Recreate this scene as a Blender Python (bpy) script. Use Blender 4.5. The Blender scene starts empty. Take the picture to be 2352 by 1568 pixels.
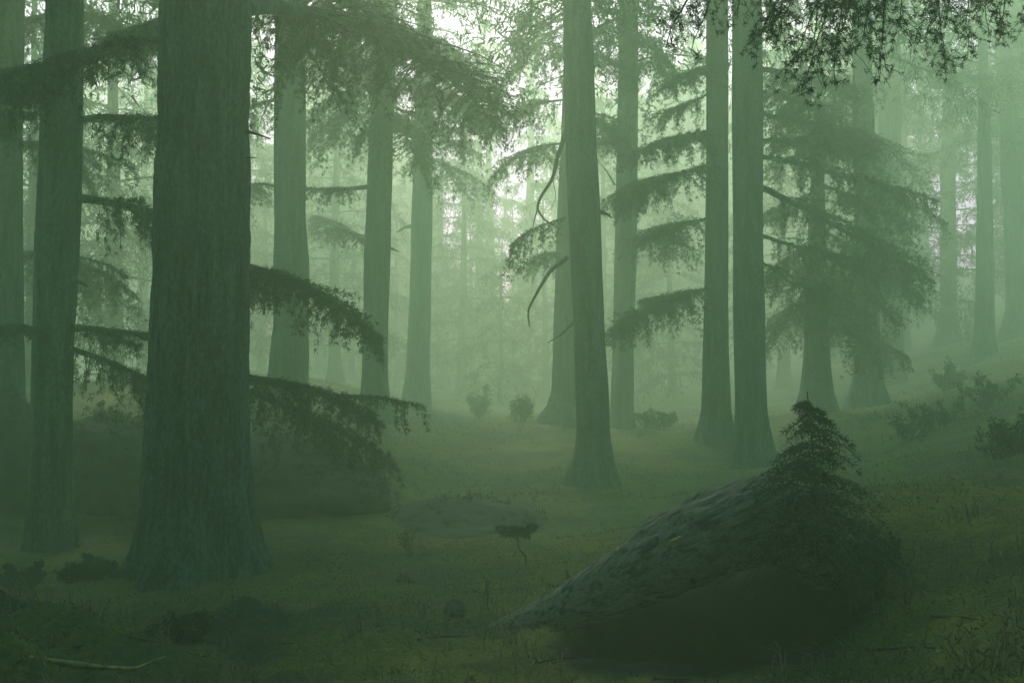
import bpy, math, random
import numpy as np
from mathutils import Vector

# ------------------------------------------------------------------ basics
SC = bpy.context.scene
COL = SC.collection
PI = math.pi
F = 2529.0                      # focal length in pixels of a 2352 px wide frame
CAMH = 2.2
PITCH = math.atan(116.0 / F)    # horizon sits a little below the middle
UPV = np.array([0, 0, 1.0])
RNG = np.random.default_rng(7)

def P(u, v, d):
    """the point seen at (u, v) of the 2352 x 1568 frame, d metres forward"""
    a = (u - 1176.0) / F
    b = (784.0 - v) / F
    cp, sp = math.cos(PITCH), math.sin(PITCH)
    y = cp - b * sp
    z = sp + b * cp
    k = d / y
    return np.array([a * k, d, CAMH + z * k])

# ------------------------------------------------------------------ noise
def _hash(ix, iy, iz, seed):
    n = (ix * 374761393 + iy * 668265263 + iz * 1274126177 + seed * 974634777) & 0xffffffff
    n = ((n ^ (n >> 13)) * 1274126177) & 0xffffffff
    n = n ^ (n >> 16)
    return (n & 0xffff) / 65535.0

def vnoise(x, y, z=None, seed=0):
    x = np.asarray(x, float); y = np.asarray(y, float)
    z = np.zeros_like(x) if z is None else np.asarray(z, float)
    ix, iy, iz = np.floor(x).astype(np.int64), np.floor(y).astype(np.int64), np.floor(z).astype(np.int64)
    fx, fy, fz = x - ix, y - iy, z - iz
    fx, fy, fz = [f * f * (3 - 2 * f) for f in (fx, fy, fz)]
    r = 0
    for dx in (0, 1):
        for dy in (0, 1):
            for dz in (0, 1):
                w = (fx if dx else 1 - fx) * (fy if dy else 1 - fy) * (fz if dz else 1 - fz)
                r = r + w * _hash(ix + dx, iy + dy, iz + dz, seed)
    return r * 2 - 1

def fbm(x, y, z=None, octv=4, seed=0):
    s, a, t = 0, 1.0, 0
    x = np.asarray(x, float); y = np.asarray(y, float)
    for o in range(octv):
        s = s + a * vnoise(x, y, z, seed + o * 17); t += a
        a *= 0.5; x = x * 2.03; y = y * 2.03
        z = None if z is None else np.asarray(z) * 2.03
    return s / t

# ------------------------------------------------------------------ terrain
CTRL = [(450,1322,13.5),(112,1268,16.5),(20,1045,20),(250,1250,16.8),(230,1120,20.5),(660,945,30),(870,962,34),
 (960,935,46),(1360,1098,25),(1290,968,36),(1720,1066,27),(1645,1010,31),(1430,985,38),(1990,932,36),(1875,945,33),(2045,885,48),
 (2180,790,62),(2330,770,50),(2335,1010,15.5),(2250,1085,12.6),(2100,1125,11.2),(1950,1185,9.6),(2030,1370,8.3),(2300,1470,6.6),(2000,1010,24),(2300,690,95),
 (1800,870,62),(1300,930,60),(1100,905,80),(1100,860,125),(500,850,60),(100,900,60),(1100,1300,13.6),(1100,1110,25),
 (1500,1160,21.5),(700,1260,15),(700,1120,20),(900,1500,9),(1300,1520,8.4),(200,1420,10.3),(200,1540,7.8),
 (1650,1470,8.6),(1900,1500,7.8),(1700,800,130),(2200,620,140),(300,800,130),(760,1030,24),(560,900,26),(800,890,40)]
pts = [P(*c) for c in CTRL]
pts += [np.array(p, float) for p in [(0,-15,-.3),(-15,-8,.2),(15,-8,.8),(-14,8,.6),(11,8,1.4),(16,20,3.0),(30,45,7),
        (-30,20,1.5),(-50,60,3),(60,60,10),(-120,100,8),(120,100,14),(0,4,.25),(4,4,.5),(-4,4,.3),(0,170,10),(-100,0,2),(100,0,6),(0,-100,-2)]]
pts = np.array(pts)
def _tps(r2):
    return 0.5 * r2 * np.log(r2 + 1e-9)
def _warp(x, y):                       # log like distance so near points keep their detail
    r = np.sqrt(x * x + y * y) + 1e-6
    k = np.log1p(r / 6.0) / r
    return x * k, y * k
_cx, _cy = _warp(pts[:, 0], pts[:, 1])
_n = len(pts)
_A = np.zeros((_n + 3, _n + 3))
_A[:_n, :_n] = _tps((_cx[:, None] - _cx) ** 2 + (_cy[:, None] - _cy) ** 2) + np.eye(_n) * 0.003
_A[:_n, _n] = 1; _A[:_n, _n + 1] = _cx; _A[:_n, _n + 2] = _cy
_A[_n:, :_n] = _A[:_n, _n:].T
_W = np.linalg.solve(_A, np.concatenate([pts[:, 2], [0, 0, 0]]))
HOLLOW = P(1640, 1430, 9.0)
def gz(x, y):
    x = np.atleast_1d(np.asarray(x, float)); y = np.atleast_1d(np.asarray(y, float))
    cx, cy = _warp(x, y)
    z = _W[_n] + _W[_n + 1] * cx + _W[_n + 2] * cy
    for i in range(_n):
        z = z + _W[i] * _tps((cx - _cx[i]) ** 2 + (cy - _cy[i]) ** 2)
    r = np.hypot(x, y)
    near = np.clip((22 - r) / 12, 0, 1)
    z = z + 0.16 * fbm(x * .45, y * .45, octv=3, seed=3)
    z = z + near * (0.10 * fbm(x * 1.6, y * 1.6, octv=4, seed=5) + 0.03 * fbm(x * 7, y * 7, octv=2, seed=9))
    mid = np.clip((r - 12) / 6, 0, 1) * np.clip((55 - r) / 15, 0, 1)
    z = z + mid * (.10 * fbm(x * 1.1, y * .8, octv=4, seed=51))
    # tussocky lumps with hollows at the near left
    ll = np.exp(-((x + 3.6) ** 2 + (y - 8.2) ** 2) / 6.0)
    z = z + ll * .55 * np.abs(fbm(x * .9, y * .9, octv=3, seed=21)) * 2 - ll * .2
    # hollow washed out beneath the fallen log
    hx, hy = x - HOLLOW[0], y - HOLLOW[1]
    c, s = math.cos(-.15), math.sin(-.15)
    ax, ay = hx * c + hy * s, -hx * s + hy * c
    z = z - 0.85 * np.exp(-(ax / .95) ** 4 - (ay / .6) ** 4)
    return z
def g1(x, y):
    return float(gz(x, y)[0])

def hit(u, v, dmin=4.5, dmax=60):
    """where the line of sight through (u, v) meets the ground"""
    d = np.concatenate([np.arange(dmin, 20, .04), np.arange(20, dmax, .2)])
    a = P(u, v, 1.0); p = np.array([0, 0, CAMH]) + (a - np.array([0, 0, CAMH])) * d[:, None]
    below = np.nonzero(p[:, 2] < gz(p[:, 0], p[:, 1]))[0]
    return p[below[0]] if len(below) else p[-1]
# ------------------------------------------------------------------ materials
def nodes(name):
    m = bpy.data.materials.new(name); m.use_nodes = True
    nt = m.node_tree
    return m, nt, nt.nodes['Principled BSDF']
def noise_node(nt, vec, scale, detail=5, rough=.6):
    n = nt.nodes.new('ShaderNodeTexNoise')
    n.inputs['Scale'].default_value = scale; n.inputs['Detail'].default_value = detail; n.inputs['Roughness'].default_value = rough
    if vec is not None: nt.links.new(vec, n.inputs['Vector'])
    return n
def ramp(nt, fac, stops):
    r = nt.nodes.new('ShaderNodeValToRGB'); el = r.color_ramp.elements
    while len(el) < len(stops): el.new(.5)
    for e, (p, c) in zip(el, stops): e.position = p; e.color = (*c, 1)
    nt.links.new(fac, r.inputs['Fac']); return r
def objcoord(nt, scale=(1, 1, 1)):
    t = nt.nodes.new('ShaderNodeTexCoord'); mp = nt.nodes.new('ShaderNodeMapping')
    mp.inputs['Scale'].default_value = scale
    nt.links.new(t.outputs['Object'], mp.inputs['Vector']); return mp.outputs['Vector']
def bump(nt, b, h, strength, dist):
    n = nt.nodes.new('ShaderNodeBump'); n.inputs['Strength'].default_value = strength; n.inputs['Distance'].default_value = dist
    nt.links.new(h, n.inputs['Height']); nt.links.new(n.outputs['Normal'], b.inputs['Normal'])
def simple(name, stops, scale=(1, 1, 1), ns=4.0, rough=.95, bm=None, spec=.1, trans=0):
    m, nt, b = nodes(name)
    v = objcoord(nt, scale); n = noise_node(nt, v, ns)
    r = ramp(nt, n.outputs['Fac'], stops)
    nt.links.new(r.outputs['Color'], b.inputs['Base Color'])
    b.inputs['Roughness'].default_value = rough
    b.inputs['Specular IOR Level'].default_value = spec
    if bm: bump(nt, b, n.outputs['Fac'], *bm)
    if trans:
        tr = nt.nodes.new('ShaderNodeBsdfTranslucent'); mx = nt.nodes.new('ShaderNodeMixShader')
        mx.inputs['Fac'].default_value = trans
        nt.links.new(r.outputs['Color'], tr.inputs['Color'])
        nt.links.new(b.outputs[0], mx.inputs[1]); nt.links.new(tr.outputs[0], mx.inputs[2])
        nt.links.new(mx.outputs[0], nt.nodes['Material Output'].inputs['Surface'])
    return m
M = {}
def bark_mat():
    m, nt, b = nodes('bark')
    n1 = noise_node(nt, objcoord(nt, (1, 1, .10)), 8, 6, .65)
    n2 = noise_node(nt, objcoord(nt, (1, 1, .55)), 24, 5, .7)
    n3 = noise_node(nt, objcoord(nt), 1.1, 4, .6)
    mm = nt.nodes.new('ShaderNodeMath'); mm.operation = 'MULTIPLY'
    nt.links.new(n1.outputs['Fac'], mm.inputs[0]); nt.links.new(n2.outputs['Fac'], mm.inputs[1])
    ad = nt.nodes.new('ShaderNodeMath'); ad.operation = 'MULTIPLY_ADD'; ad.inputs[1].default_value = .22
    nt.links.new(n3.outputs['Fac'], ad.inputs[0]); nt.links.new(mm.outputs[0], ad.inputs[2])
    r = ramp(nt, ad.outputs[0], [(.27, (.002, .020, .019)), (.36, (.010, .066, .060)), (.47, (.05, .13, .115)), (.56, (.03, .11, .06))])
    nt.links.new(r.outputs['Color'], b.inputs['Base Color']); b.inputs['Roughness'].default_value = .95
    b.inputs['Specular IOR Level'].default_value = .1
    bump(nt, b, mm.outputs[0], 1, .08)
    return m
M['bark'] = bark_mat()
M['needles'] = simple('needles', [(.3, (.010, .036, .026)), (.6, (.018, .055, .032)), (.85, (.035, .08, .04))], ns=1.3, trans=.25)
M['needles_dark'] = simple('needles_dark', [(.3, (.004, .024, .022)), (.7, (.010, .042, .034))], ns=6, trans=.15)
M['deadwood'] = simple('deadwood', [(.3, (.014, .03, .026)), (.7, (.04, .055, .045))], ns=12)
M['moss'] = simple('moss', [(.3, (.05, .10, .03)), (.7, (.20, .27, .10))], ns=14, bm=(.6, .02))
M['stone'] = simple('stone', [(.3, (.02, .04, .036)), (.7, (.06, .08, .065))], ns=8, bm=(.7, .03))
M['pale_stone'] = simple('pale_stone', [(.3, (.16, .24, .14)), (.7, (.26, .34, .2))], ns=8)
M['shrub'] = simple('shrub', [(.3, (.008, .03, .02)), (.7, (.025, .06, .03))], ns=4, trans=.2)
M['grass'] = simple('grass', [(.25, (.02, .05, .02)), (.55, (.045, .07, .03)), (.85, (.10, .11, .06))], ns=2.2, trans=.25)
M['litter'] = simple('litter', [(.3, (.04, .05, .04)), (.7, (.15, .16, .12))], ns=9)
M['bank'] = simple('bank', [(.3, (.004, .020, .020)), (.5, (.012, .032, .030)), (.7, (.03, .06, .024))], ns=3.5, bm=(.9, .06))
M['soil'] = simple('soil', [(.3, (.004, .014, .014)), (.7, (.012, .03, .025))], ns=5, bm=(.8, .05))

def log_mat():
    m, nt, b = nodes('mossy_log')
    v = objcoord(nt, (1, 1, 1)); mp = v.node
    mp.vector_type = 'TEXTURE'; mp.inputs['Rotation'].default_value = (0, math.radians(-24), 0); mp.inputs['Scale'].default_value = (2.2, .10, .10)
    n = noise_node(nt, v, 1.7, 8, .72)
    r = ramp(nt, n.outputs['Fac'], [(.34, (.004, .018, .017)), (.44, (.04, .08, .07)), (.54, (.16, .22, .17)), (.62, (.07, .10, .06)), (.67, (.30, .40, .14))])
    nt.links.new(r.outputs['Color'], b.inputs['Base Color']); b.inputs['Roughness'].default_value = .95
    b.inputs['Specular IOR Level'].default_value = .1
    bump(nt, b, n.outputs['Fac'], .9, .05)
    return m
M['log'] = log_mat()

def ground_mat():
    m, nt, b = nodes('forest_floor')
    v = objcoord(nt)
    n1 = noise_node(nt, v, .22, 5, .65)
    n2 = noise_node(nt, v, 2.6, 8, .75)
    n3 = noise_node(nt, v, 22, 4, .7)
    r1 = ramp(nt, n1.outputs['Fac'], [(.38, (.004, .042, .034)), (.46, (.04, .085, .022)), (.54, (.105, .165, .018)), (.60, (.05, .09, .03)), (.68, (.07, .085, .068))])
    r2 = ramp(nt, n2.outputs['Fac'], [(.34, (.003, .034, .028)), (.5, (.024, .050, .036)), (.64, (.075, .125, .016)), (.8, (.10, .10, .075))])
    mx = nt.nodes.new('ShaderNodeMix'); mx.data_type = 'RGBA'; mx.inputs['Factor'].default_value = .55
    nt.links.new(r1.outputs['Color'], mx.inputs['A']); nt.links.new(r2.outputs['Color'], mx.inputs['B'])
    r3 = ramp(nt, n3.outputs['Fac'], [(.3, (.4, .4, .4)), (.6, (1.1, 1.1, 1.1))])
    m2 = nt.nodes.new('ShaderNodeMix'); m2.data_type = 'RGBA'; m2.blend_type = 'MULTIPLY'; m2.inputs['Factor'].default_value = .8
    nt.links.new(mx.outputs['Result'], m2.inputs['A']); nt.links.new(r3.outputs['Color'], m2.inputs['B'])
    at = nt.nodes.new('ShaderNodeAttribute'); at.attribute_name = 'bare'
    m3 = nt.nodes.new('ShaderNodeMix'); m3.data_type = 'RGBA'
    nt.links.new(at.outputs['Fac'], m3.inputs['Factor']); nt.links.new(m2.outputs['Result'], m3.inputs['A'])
    m3.inputs['B'].default_value = (.001, .006, .010, 1)  # near-black shade painted into the hollow and the tussock pits
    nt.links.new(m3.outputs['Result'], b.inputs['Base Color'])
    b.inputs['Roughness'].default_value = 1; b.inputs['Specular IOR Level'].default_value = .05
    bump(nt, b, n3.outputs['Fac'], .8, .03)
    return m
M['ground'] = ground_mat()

# ------------------------------------------------------------------ mesh helpers
class MB:
    """collects tubes and loose triangles, then links them as ONE mesh object"""
    def __init__(s):
        s.v, s.q, s.t, s.qm, s.tm, s.n = [], [], [], [], [], 0
    def verts(s, a):
        a = np.asarray(a, float).reshape(-1, 3); k = s.n
        s.v.append(a); s.n += len(a); return k
    def tube(s, path, rad, seg=6, mat=0, cap=True, mod=None):
        path = np.asarray(path, float); k = len(path)
        rad = np.broadcast_to(np.asarray(rad, float), (k,))
        tg = np.gradient(path, axis=0); tg /= np.linalg.norm(tg, axis=1)[:, None] + 1e-9
        ref = np.array([0, 1.0, 0]) if abs(tg[0][2]) > .7 else np.array([0, 0, 1.0])
        a = np.cross(tg, ref); a /= np.linalg.norm(a, axis=1)[:, None] + 1e-9
        b = np.cross(tg, a)
        th = np.linspace(0, 2 * PI, seg, endpoint=False)
        R = np.repeat(rad[:, None], seg, 1)
        if mod is not None: R = R * mod(path, th)
        vv = path[:, None, :] + R[..., None] * (np.cos(th)[None, :, None] * a[:, None, :] + np.sin(th)[None, :, None] * b[:, None, :])
        o = s.verts(vv)
        i = np.arange(k - 1)[:, None] * seg; j = np.arange(seg)[None]
        jn = (j + 1) % seg
        q = np.stack([o + i + j, o + i + jn, o + i + seg + jn, o + i + seg + j], -1).reshape(-1, 4)
        s.q.append(q); s.qm.append(np.full(len(q), mat))
        if cap:
            for ring, pt in ((0, path[0]), (k - 1, path[-1])):
                c = s.verts([pt]); jj = np.arange(seg)
                t = np.stack([np.full(seg, c), o + ring * seg + jj, o + ring * seg + (jj + 1) % seg], -1)
                s.t.append(t); s.tm.append(np.full(seg, mat))
    def tris(s, tv, mat=0):
        tv = np.asarray(tv, float).reshape(-1, 3, 3)
        o = s.verts(tv)
        t = np.arange(len(tv) * 3).reshape(-1, 3) + o
        s.t.append(t); s.tm.append(np.full(len(t), mat))
    def grid(s, vv, nx, ny, mat=0, closed=False):
        o = s.verts(vv)
        i = np.arange(ny - 1)[:, None] * nx; j = np.arange(nx if closed else nx - 1)[None]
        jn = (j + 1) % nx
        q = np.stack([o + i + j, o + i + jn, o + i + nx + jn, o + i + nx + j], -1).reshape(-1, 4)
        s.q.append(q); s.qm.append(np.full(len(q), mat))
    def mesh(s, name, mats, origin=(0, 0, 0), smooth=True):
        me = bpy.data.meshes.new(name)
        V = np.concatenate(s.v) - np.asarray(origin)
        Q = np.concatenate(s.q) if s.q else np.zeros((0, 4), int)
        T = np.concatenate(s.t) if s.t else np.zeros((0, 3), int)
        me.vertices.add(len(V)); me.vertices.foreach_set('co', V.astype(np.float32).ravel())
        nl = Q.size + T.size
        me.loops.add(nl); me.loops.foreach_set('vertex_index', np.concatenate([Q.ravel(), T.ravel()]).astype(np.int32))
        me.polygons.add(len(Q) + len(T))
        st = np.concatenate([np.arange(len(Q)) * 4, Q.size + np.arange(len(T)) * 3]).astype(np.int32)
        me.polygons.foreach_set('loop_start', st)
        mi = np.concatenate((s.qm + s.tm) or [np.zeros(0)]).astype(np.int32)
        me.polygons.foreach_set('material_index', mi)
        sm = np.concatenate([np.full(len(Q), smooth), np.zeros(len(T), bool)])
        me.polygons.foreach_set('use_smooth', sm)
        for m in mats: me.materials.append(M[m])
        me.update(calc_edges=True); me.validate()
        return me
    def build(s, name, mats, parent=None, origin=None):
        """origin is the thing's place in the world: the mesh is stored relative to it"""
        og = np.zeros(3) if origin is None else np.asarray(origin, float)
        o = bpy.data.objects.new(name, s.mesh(name, mats, og)); COL.objects.link(o)
        if parent is not None: o.parent = parent
        else: o.location = og
        return o

def tag(o, label=None, cat=None, group=None, kind=None):
    if label: o['label'] = label
    if cat: o['category'] = cat
    if group: o['group'] = group
    if kind: o['kind'] = kind
    return o
def thing(name, label, cat, loc, group=None):
    o = bpy.data.objects.new(name, None); COL.objects.link(o); o.location = Vector(loc)
    o.empty_display_size = .2
    return tag(o, label, cat, group)

def unit(a):
    return a / (np.linalg.norm(a, axis=-1, keepdims=True) + 1e-9)

def tufts(mb, pos, out, ts, k, rng, mat=1, down=.35, spread=1.0, wr=.19):
    """k narrow leaf-sized triangles at every position, fanning outward and a little down"""
    pos = np.repeat(pos, k, 0); out = np.repeat(out, k, 0)
    n = len(pos)
    v = unit(out * .7 + rng.normal(size=(n, 3)) * spread * .6 + np.array([0, 0, -down]))
    ln = ts * rng.uniform(.55, 1.35, n)[:, None]
    sd = unit(np.cross(v, rng.normal(size=(n, 3)))) * ln * wr
    b = pos + rng.normal(size=(n, 3)) * ts * .25
    mb.tris(np.stack([b - sd * .5, b + sd * .5, b + v * ln], 1), mat)

def bez(p0, p1, arch, n):
    t = np.linspace(0, 1, n)[:, None]
    m = (p0 + p1) / 2 + np.asarray(arch)
    return (1 - t) ** 2 * p0 + 2 * t * (1 - t) * m + t ** 2 * p1

def bough(mb, p0, p1, width, rng, arch=.3, ts=.12, k=4, step=.16, secstep=.22, droop=.45, hang=.25, t0=.15, r0=None, bare=False, wood=0, leaf=1, twigs=True):
    """a cedar bough: bowed limb, side twigs in a flat spray, needle tufts that hang at the tips"""
    p0 = np.asarray(p0, float); p1 = np.asarray(p1, float)
    L = np.linalg.norm(p1 - p0)
    npt = max(6, int(L / .3))
    ax = bez(p0, p1, UPV * arch * L * .5, npt)
    wob = np.cumsum(rng.normal(size=(npt, 3)), 0) * .012 * L / math.sqrt(npt); wob -= wob[0]
    ax = ax + wob
    r0 = r0 or (.012 * L + .008); hang = hang * .7; droop = droop * .95
    mb.tube(ax, r0 * np.linspace(1, .12, npt), 6, wood)
    if bare: return ax
    ad = unit(np.gradient(ax, axis=0))
    ns = max(4, int(L * (1 - t0) / secstep))
    allp, allo = [], []
    for i in range(ns * 2):
        t = t0 + (1 - t0) * ((i + rng.uniform(0, 1)) / (ns * 2))
        f = t * (npt - 1); a = min(int(f), npt - 2)
        b = ax[a] + (ax[a + 1] - ax[a]) * (f - a); d = ad[a]
        sd = unit(np.cross(d, UPV)) * (1 if i % 2 else -1)
        an = rng.uniform(.3, .95)
        prof = math.sin(PI * min(1, (t - t0) / (1 - t0) * .80 + .2)) ** .7
        l = width * max(.18, prof) * rng.uniform(.55, 1.1)
        dr = unit(sd * math.cos(an) + d * math.sin(an) + UPV * rng.normal() * .12)
        m = max(3, int(l / step))
        s = np.linspace(0, 1, m + 1)[:, None]
        dp = droop * rng.uniform(.5, 1.4)
        path = b + dr * l * s - UPV * dp * l * s ** 2
        if twigs: mb.tube(path[:: max(1, m // 4)] if m > 6 else path, r0 * .22 * np.linspace(1, .3, len(path[:: max(1, m // 4)] if m > 6 else path)), 3, wood, cap=False)
        jit = rng.normal(size=(m + 1, 3)) * np.array([1, 1, .45]) * l * .06
        pp = path + jit * s
        allp.append(pp); allo.append(np.repeat(unit(dr + d * .4)[None], m + 1, 0))
        # pendent shoots under the twig
        nh = rng.integers(0, 3)
        for _ in range(nh):
            j = rng.integers(max(1, m // 3), m + 1)
            hl = hang * rng.uniform(.4, 1.5)
            q = max(2, int(hl / (step * .7)))
            hs = np.linspace(.1, 1, q)[:, None]
            hp = path[j] - UPV * hl * hs + dr * hl * .35 * hs + rng.normal(size=(q, 3)) * hl * .08
            allp.append(hp); allo.append(np.repeat((dr * .3 - UPV * .8)[None], q, 0))
    tufts(mb, np.concatenate(allp), np.concatenate(allo), ts, k, rng, leaf)
    return ax

def trunk_path(secs, d, H, rng):
    """secs: rows (v, left, right) read off the frame; d the tree's distance"""
    secs = sorted(secs, key=lambda s: -s[0])
    pc, rr = [], []
    for v, l, r in secs:
        pc.append(P((l + r) / 2, v, d)); rr.append((r - l) / 2 * d / F)
    pc = np.array(pc); rr = np.array(rr)
    base = pc[0].copy()
    # below ground
    pc = np.vstack([base - UPV * .9, pc]); rr = np.concatenate([[rr[0] * 1.25], rr])
    # above the frame: keep leaning a little and taper to the leader
    top = pc[-1]; lean = (pc[-1] - pc[2]) / max(.5, pc[-1][2] - pc[2][2]); lean[2] = 1
    for f in (.35, .7, 1.0):
        z = top[2] + (H - top[2]) * f
        pc = np.vstack([pc, top + lean * (z - top[2])]); rr = np.concatenate([rr, [rr[len(secs)] * (1 - .93 * f)]])
    return base, pc, rr

def make_trunk(secs, d, H, rng, seg=28, dz=.22, rough=.035, fine=0.0, seed=0, lobes=5):
    base, pc, rr = trunk_path(secs, d, H, rng)
    zs = np.arange(pc[0][2], pc[-1][2], dz); zs = np.append(zs, pc[-1][2])
    order = np.argsort(pc[:, 2]); pc = pc[order]; rr = rr[order]
    path = np.stack([np.interp(zs, pc[:, 2], pc[:, i]) for i in (0, 1)] + [zs], 1)
    # gentle irregularity
    rad = np.interp(zs, pc[:, 2], rr) * (1 + .03 * vnoise(zs * .9, zs * 0 + seed, seed=seed))
    mb = MB(); ph = rng.uniform(0, 6.28)
    def mod(p, th):
        z = p[:, 2][:, None]; h = np.clip(1 - (z - base[2]) / 1.3, 0, 1.6)
        x = np.cos(th)[None] + 0 * z; y = np.sin(th)[None] + 0 * z
        r = 1 + rough * fbm(x * 2.5 + seed, y * 2.5, z * .8, 3, seed)
        r = r + .14 * h ** 1.6 * (np.cos(th[None] * lobes + ph) + .5 * np.cos(th[None] * 3 + ph * 2))
        if fine:
            a = th[None] * 11 + 1.2 * vnoise(x * 3, y * 3, z * 1.2, seed + 3)
            ridge = np.abs(fbm(x * 7 + 5, y * 7, z * .9, 4, seed + 8))
            plates = vnoise(x * 14, y * 14, z * 5, seed + 31)
            r = r + fine * (1 - 3.2 * ridge) + fine * .35 * plates
        return r
    mb.tube(path, rad, seg, 0, mod=mod)
    return base, pc, rr, mb

def axis_at(pc, z):
    return np.array([np.interp(z, pc[:, 2], pc[:, 0]), np.interp(z, pc[:, 2], pc[:, 1]), z])

def make_crown(pc, rr, zlo, H, L, rng, dens=1.0, ts=.3, k=3, step=.35, secstep=.55, hang=.4, droop=.4, wid=.42, avoid=None):
    mb = MB(); z = zlo
    while z < H - .4:
        f = (z - zlo) / max(1e-3, H - zlo)
        n = rng.integers(2, 4)
        a0 = rng.uniform(0, 6.28)
        for i in range(n):
            a = a0 + i * 6.28 / n + rng.normal() * .35
            l = L * (1 - f) ** .75 * rng.uniform(.6, 1.1) + .35
            c = axis_at(pc, z)
            r = np.interp(z, pc[:, 2], rr)
            dr = np.array([math.cos(a), math.sin(a), 0])
            p0 = c + dr * r * .6
            p1 = c + dr * l + UPV * (-.22 * l + rng.normal() * .12 * l)
            bough(mb, p0, p1, l * wid, rng, arch=.28, ts=ts, k=k, step=step, secstep=secstep, droop=droop, hang=hang, t0=.2, twigs=False)
        z += rng.uniform(.55, 1.0) / dens
    return mb

# ------------------------------------------------------------------ ground
def sinh_space(a, b, n, k):
    t = np.linspace(-1, 1, n); s = np.sinh(k * t) / math.sinh(k)
    return np.where(s < 0, -s * a, s * b)
gx = sinh_space(-132, 132, 560, 4.4)
ty = np.linspace(0, 1, 600)
gy = -60 + 0 * ty
gy = np.concatenate([np.linspace(-60, 3, 40)[:-1], 3 + 133 * (np.sinh(3.9 * ty) / math.sinh(3.9))])
XX, YY = np.meshgrid(gx, gy)
ZZ = gz(XX.ravel(), YY.ravel())
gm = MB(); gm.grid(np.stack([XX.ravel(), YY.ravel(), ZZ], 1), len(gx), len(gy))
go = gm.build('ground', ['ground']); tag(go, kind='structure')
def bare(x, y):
    """share of painted shade: the hollow under the log and the pits between the near tussocks"""
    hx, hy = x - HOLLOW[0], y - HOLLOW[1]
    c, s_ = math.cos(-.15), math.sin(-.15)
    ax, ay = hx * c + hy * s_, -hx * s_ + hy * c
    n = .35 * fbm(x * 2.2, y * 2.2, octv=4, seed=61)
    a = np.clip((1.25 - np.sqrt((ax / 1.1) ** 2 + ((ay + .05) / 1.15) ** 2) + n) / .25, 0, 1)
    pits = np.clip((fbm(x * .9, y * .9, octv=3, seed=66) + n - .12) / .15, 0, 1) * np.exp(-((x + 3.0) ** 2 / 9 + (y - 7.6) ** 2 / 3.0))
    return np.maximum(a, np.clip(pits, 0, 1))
at = go.data.attributes.new('bare', 'FLOAT', 'POINT')  # mask for the shade painted on the ground
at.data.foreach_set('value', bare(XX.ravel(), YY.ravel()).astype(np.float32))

# ------------------------------------------------------------------ the trees that can be told apart
FG = []
def tree(secs, d, label, H=22, crown=None, boughs=(), dead=(), seed=1, group='cedars standing in the fog', **kw):
    rng = np.random.default_rng(seed)
    base, pc, rr, mb = make_trunk(secs, d, H, rng, seed=seed, **kw)
    base = base.copy(); base[2] = g1(base[0], base[1])
    t = thing('cedar_tree', label, 'tree', base, group)
    mb.build('trunk', ['bark'], t, base)
    if crown:
        c = dict(crown); cz = c.pop('zlo'); cl = c.pop('L')
        make_crown(pc, rr, cz, H, cl, rng, **c).build('crown', ['bark', 'needles'], t, base)
    for b in boughs:
        b = dict(b); nf = b.pop('forks', None); p0 = P(*b.pop('a')); p1 = P(*b.pop('b')); w = b.pop('w'); lab = b.pop('label', None)
        b['ts'] = b.get('ts', .12) * .72; b['k'] = b.get('k', 4) + 6; b['step'] = b.get('step', .16) * .85; m = MB(); ax = bough(m, p0, p1, w, rng, **b)
        if not b.get('bare'):                       # irregular forks make the spray a broad uneven pad
            L = np.linalg.norm(p1 - p0); bb = dict(b); bb['t0'] = .05; bb['r0'] = None
            for q in range(nf if nf is not None else 1 if bb['ts'] < .076 else 2):
                f = rng.uniform(.12, .62); st = ax[int(f * (len(ax) - 1))]
                sdv = unit(np.cross(p1 - p0, UPV)) * rng.choice([-1, 1])
                en = st + (p1 - p0) * rng.uniform(.22, .48) + sdv * L * rng.uniform(.12, .32) + UPV * L * rng.uniform(-.13, .05)
                bough(m, st, en, w * rng.uniform(.45, .75), rng, **bb)
        o = m.build('bough', ['bark', 'needles'], t, base)
        if lab: o['label'] = lab
    for path, r0 in dead:
        pp = np.array([P(*q) for q in path])
        tt = np.linspace(0, len(pp) - 1, 8 * (len(pp) - 1) + 1)
        sp = np.stack([np.interp(tt, np.arange(len(pp)), pp[:, i]) for i in range(3)], 1)
        for _ in range(4): sp[1:-1] = (sp[:-2] + sp[1:-1] * 2 + sp[2:]) / 4
        m = MB(); m.tube(sp, r0 * np.linspace(1, .25, len(sp)), 7)
        m.build('dead_limb', ['deadwood'], t, base)
    FG.append(t); return t

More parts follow.
